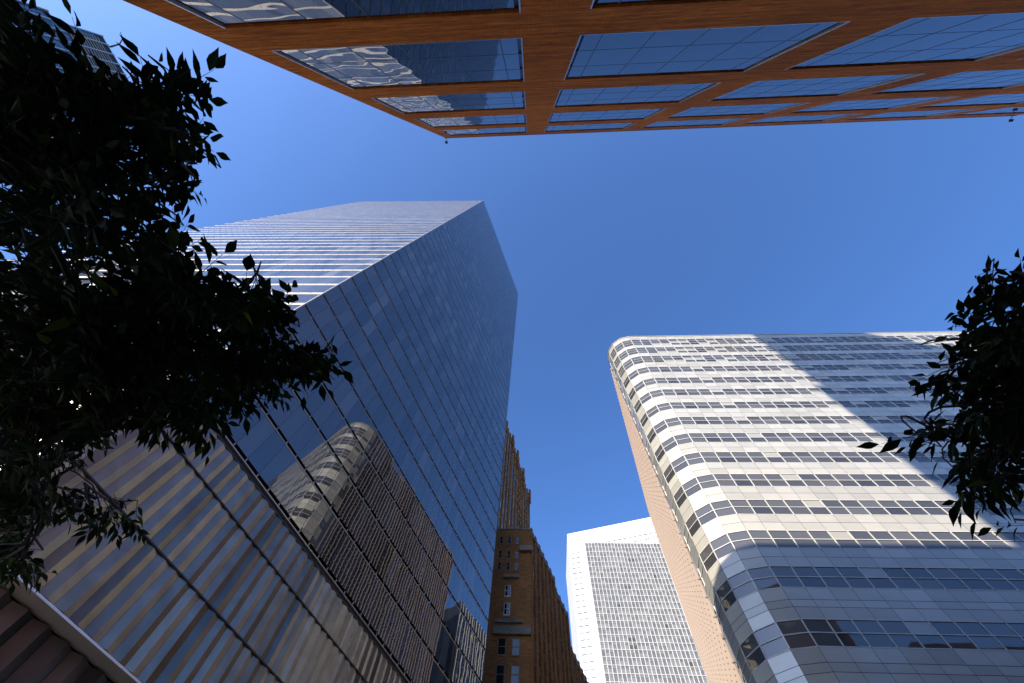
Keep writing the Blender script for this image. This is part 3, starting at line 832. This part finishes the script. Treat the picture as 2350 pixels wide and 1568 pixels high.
def make_tree(name, label, trunk_base, trunk_top, clusters, seed, zr, leaf_len=(.11, .19)):
    """clusters: (px, py, radius px, number of sprays, heights) of leafy masses, as seen from the pavement"""
    r_ = random.Random(seed)
    root = thing(name, trunk_base, label, 'tree')
    wood = MB(); lv = Leaves()
    top = Vector(trunk_top)
    base = Vector(trunk_base)
    wood.tube([base, base.lerp(top, .4) + Vector((.06, .03, 0)), top], [.17, .13, .09], 9)
    # limbs: every leafy mass grows from the nearest one already standing closer to the trunk
    cen = []
    for (px, py, rad, ns, outd) in clusters:
        sx, sy = direction(px, py); zc = r_.uniform(*zr)
        cen.append(Vector((sx * zc, sy * zc, zc + 1.6)))
    order = sorted(range(len(cen)), key=lambda i: (cen[i] - top).length)
    parent_of = {}; done = []
    for i in order:
        best, bd = None, (cen[i] - top).length * 1.0
        for j in done:
            d_ = (cen[i] - cen[j]).length + .35 * (cen[j] - top).length
            if d_ < bd: best, bd = j, d_
        parent_of[i] = best; done.append(i)
    weight = {i: 1 for i in order}
    for i in reversed(order):
        if parent_of[i] is not None: weight[parent_of[i]] += weight[i]
    for ci, (px, py, rad, ns, outd) in enumerate(clusters):
        cpos = cen[ci]; zc = cpos.z - 1.6
        st0 = top if parent_of[ci] is None else cen[parent_of[ci]]
        up = Vector((r_.gauss(0, .05), r_.gauss(0, .05), .12))
        mid = st0.lerp(cpos, .5) + up
        end = cpos
        r0 = .0045 * math.sqrt(weight[ci]) + .003; r1 = .0045 * math.sqrt(max(weight[ci] - 1, .5)) + .0015
        wood.tube([st0, st0.lerp(mid, .5) + up * .4, mid, mid.lerp(end, .5) + up * .3, end], [r0, r0 * .93, (r0 + r1) / 2, r1 * 1.05, r1], 6)
        for k in range(ns):
            a = r_.uniform(0, 2 * math.pi); q = math.sqrt(r_.random()) * rad
            sx, sy = direction(px + q * math.cos(a), py + q * math.sin(a))
            z = zc + r_.uniform(-.35, .5)
            tip0 = Vector((sx * z, sy * z, z + 1.6))
            # spray heads outwards from the limb
            o_ = (tip0 - mid); o_.z = 0
            if o_.length < .05: o_ = Vector((1, 0, 0))
            o_.normalize()
            th = math.atan2(o_.y, o_.x) + r_.gauss(0, .8)
            if outd is not None and r_.random() < .75: th = math.radians(outd) + r_.gauss(0, .45)
            dirn = Vector((math.cos(th), math.sin(th), r_.uniform(-.25, .30)))
            L_ = r_.uniform(.28, .50)
            st = tip0 - dirn * (L_ * .6)
            nseg = 6; pts = []
            bend = Vector((r_.gauss(0, .10), r_.gauss(0, .10), -.16))
            for i in range(nseg + 1):
                t = i / nseg; pts.append(st + dirn * (L_ * t) + bend * (t * t * L_))
            wood.tube([mid.lerp(end, r_.uniform(.3, .95)), st.lerp(end, .3) + Vector((0, 0, .04)), st], [.010, .007, .0045], 4)
            wood.tube(pts, [.0042 - .0003 * i * 1.6 for i in range(nseg + 1)], 3)
            nl = r_.randint(7, 11)
            for i in range(nl):
                t = .18 + .82 * i / (nl - 1)
                ii = min(int(t * nseg), nseg - 1); f_ = t * nseg - ii
                P = pts[ii].lerp(pts[ii + 1], f_)
                ax = (pts[ii + 1] - pts[ii]).normalized()
                sgn = 1 if i % 2 else -1
                if i == nl - 1: spread = r_.gauss(0, .15)
                else: spread = sgn * r_.uniform(.55, 1.05)
                side = Vector((-ax.y, ax.x, 0)).normalized()
                ld_ = (ax * math.cos(spread) + side * math.sin(spread) + Vector((0, 0, r_.uniform(-.75, .15)))).normalized()
                nr_ = Vector((r_.gauss(0, .45), r_.gauss(0, .45), 1))
                L2 = r_.uniform(*leaf_len) * (1.0 - .25 * abs(t - .55))
                lv.add(tuple(P + ld_ * .01), tuple(ld_), tuple(nr_), L2, L2 * r_.uniform(.32, .44), fold=r_.uniform(.1, .5), curl=r_.uniform(0, .22))
    wood.build('trunk', M['bark'], root)
    me = bpy.data.meshes.new('crown')
    b0 = np.array(trunk_base)
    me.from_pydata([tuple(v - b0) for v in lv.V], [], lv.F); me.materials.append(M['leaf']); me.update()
    ob = bpy.data.objects.new('crown', me); COL.objects.link(ob); ob.parent = root
    return root

# picture positions only choose where over the pavement each leafy mass hangs; heights are spread through the crown
L_CL = [
    (60, 80, 60, 10, None), (30, 180, 90, 22, None), (130, 200, 80, 20, None), (230, 215, 60, 12, None), (330, 235, 50, 10, None), (415, 215, 45, 9, 20),
    (40, 320, 110, 30, None), (160, 340, 100, 24, None), (280, 330, 80, 18, None), (370, 320, 60, 12, 10), (420, 290, 35, 5, 0),
    (60, 460, 110, 24, None), (200, 450, 100, 18, None), (320, 430, 70, 12, None), (390, 430, 40, 6, 30), (415, 370, 30, 4, 10),
    (50, 600, 120, 34, None), (180, 610, 110, 28, None), (300, 560, 80, 12, None), (400, 570, 50, 8, -20), (350, 660, 80, 22, None),
    (450, 650, 60, 12, -10), (60, 760, 130, 55, None), (200, 760, 130, 58, None), (330, 780, 110, 50, None), (450, 760, 90, 30, None),
    (530, 710, 60, 13, 0), (600, 700, 50, 10, 0), (650, 700, 30, 5, -30), (560, 800, 80, 26, None), (650, 820, 60, 14, 10), (720, 840, 38, 8, 5),
    (60, 880, 100, 42, None), (180, 890, 90, 36, None), (300, 890, 80, 30, None), (420, 880, 80, 28, None), (520, 890, 60, 18, 30), (600, 890, 50, 10, 20),
    (20, 960, 70, 30, None), (120, 960, 60, 20, None), (230, 955, 60, 16, None), (350, 965, 50, 9, None), (460, 940, 40, 8, 40),
    (30, 1060, 70, 26, None), (120, 1040, 55, 14, None), (30, 1150, 70, 24, None), (130, 1150, 50, 13, 20), (230, 1160, 45, 7, 15), (290, 1170, 30, 4, 20),
    (15, 1250, 40, 14, None), (50, 1280, 35, 9, 40)]
make_tree('leafy_tree', 'dark leafy tree filling the left side of the picture', (-4.9, 1.4, 0.0), (-4.35, 1.1, 3.3), L_CL, 11, (2.3, 3.3))
R_CL = [
    (2335, 640, 35, 5, 190), (2265, 665, 50, 6, 180), (2220, 700, 30, 3, 180), (2335, 740, 45, 14, None), (2255, 770, 50, 9, None), (2330, 830, 45, 20, None),
    (2235, 850, 50, 9, None), (2330, 920, 45, 20, None), (2230, 930, 50, 9, 170), (2160, 880, 45, 4, 180), (2330, 1010, 45, 14, None), (2235, 1010, 45, 7, 150),
    (2140, 985, 45, 4, 180), (2110, 1000, 15, 1, 180), (2280, 1080, 50, 6, 120), (2200, 1085, 45, 4, 130), (2290, 1120, 35, 3, 100), (2330, 1200, 18, 1, 110),
    (2430, 780, 80, 26, None), (2430, 950, 80, 26, None), (2420, 1100, 60, 12, None), (2420, 660, 50, 10, None)]
make_tree('leafy_tree', 'leafy tree whose dark branches reach in from the right edge of the picture', (5.6, 2.2, 0.0), (5.2, 2.0, 3.2), R_CL, 23, (2.3, 3.2))
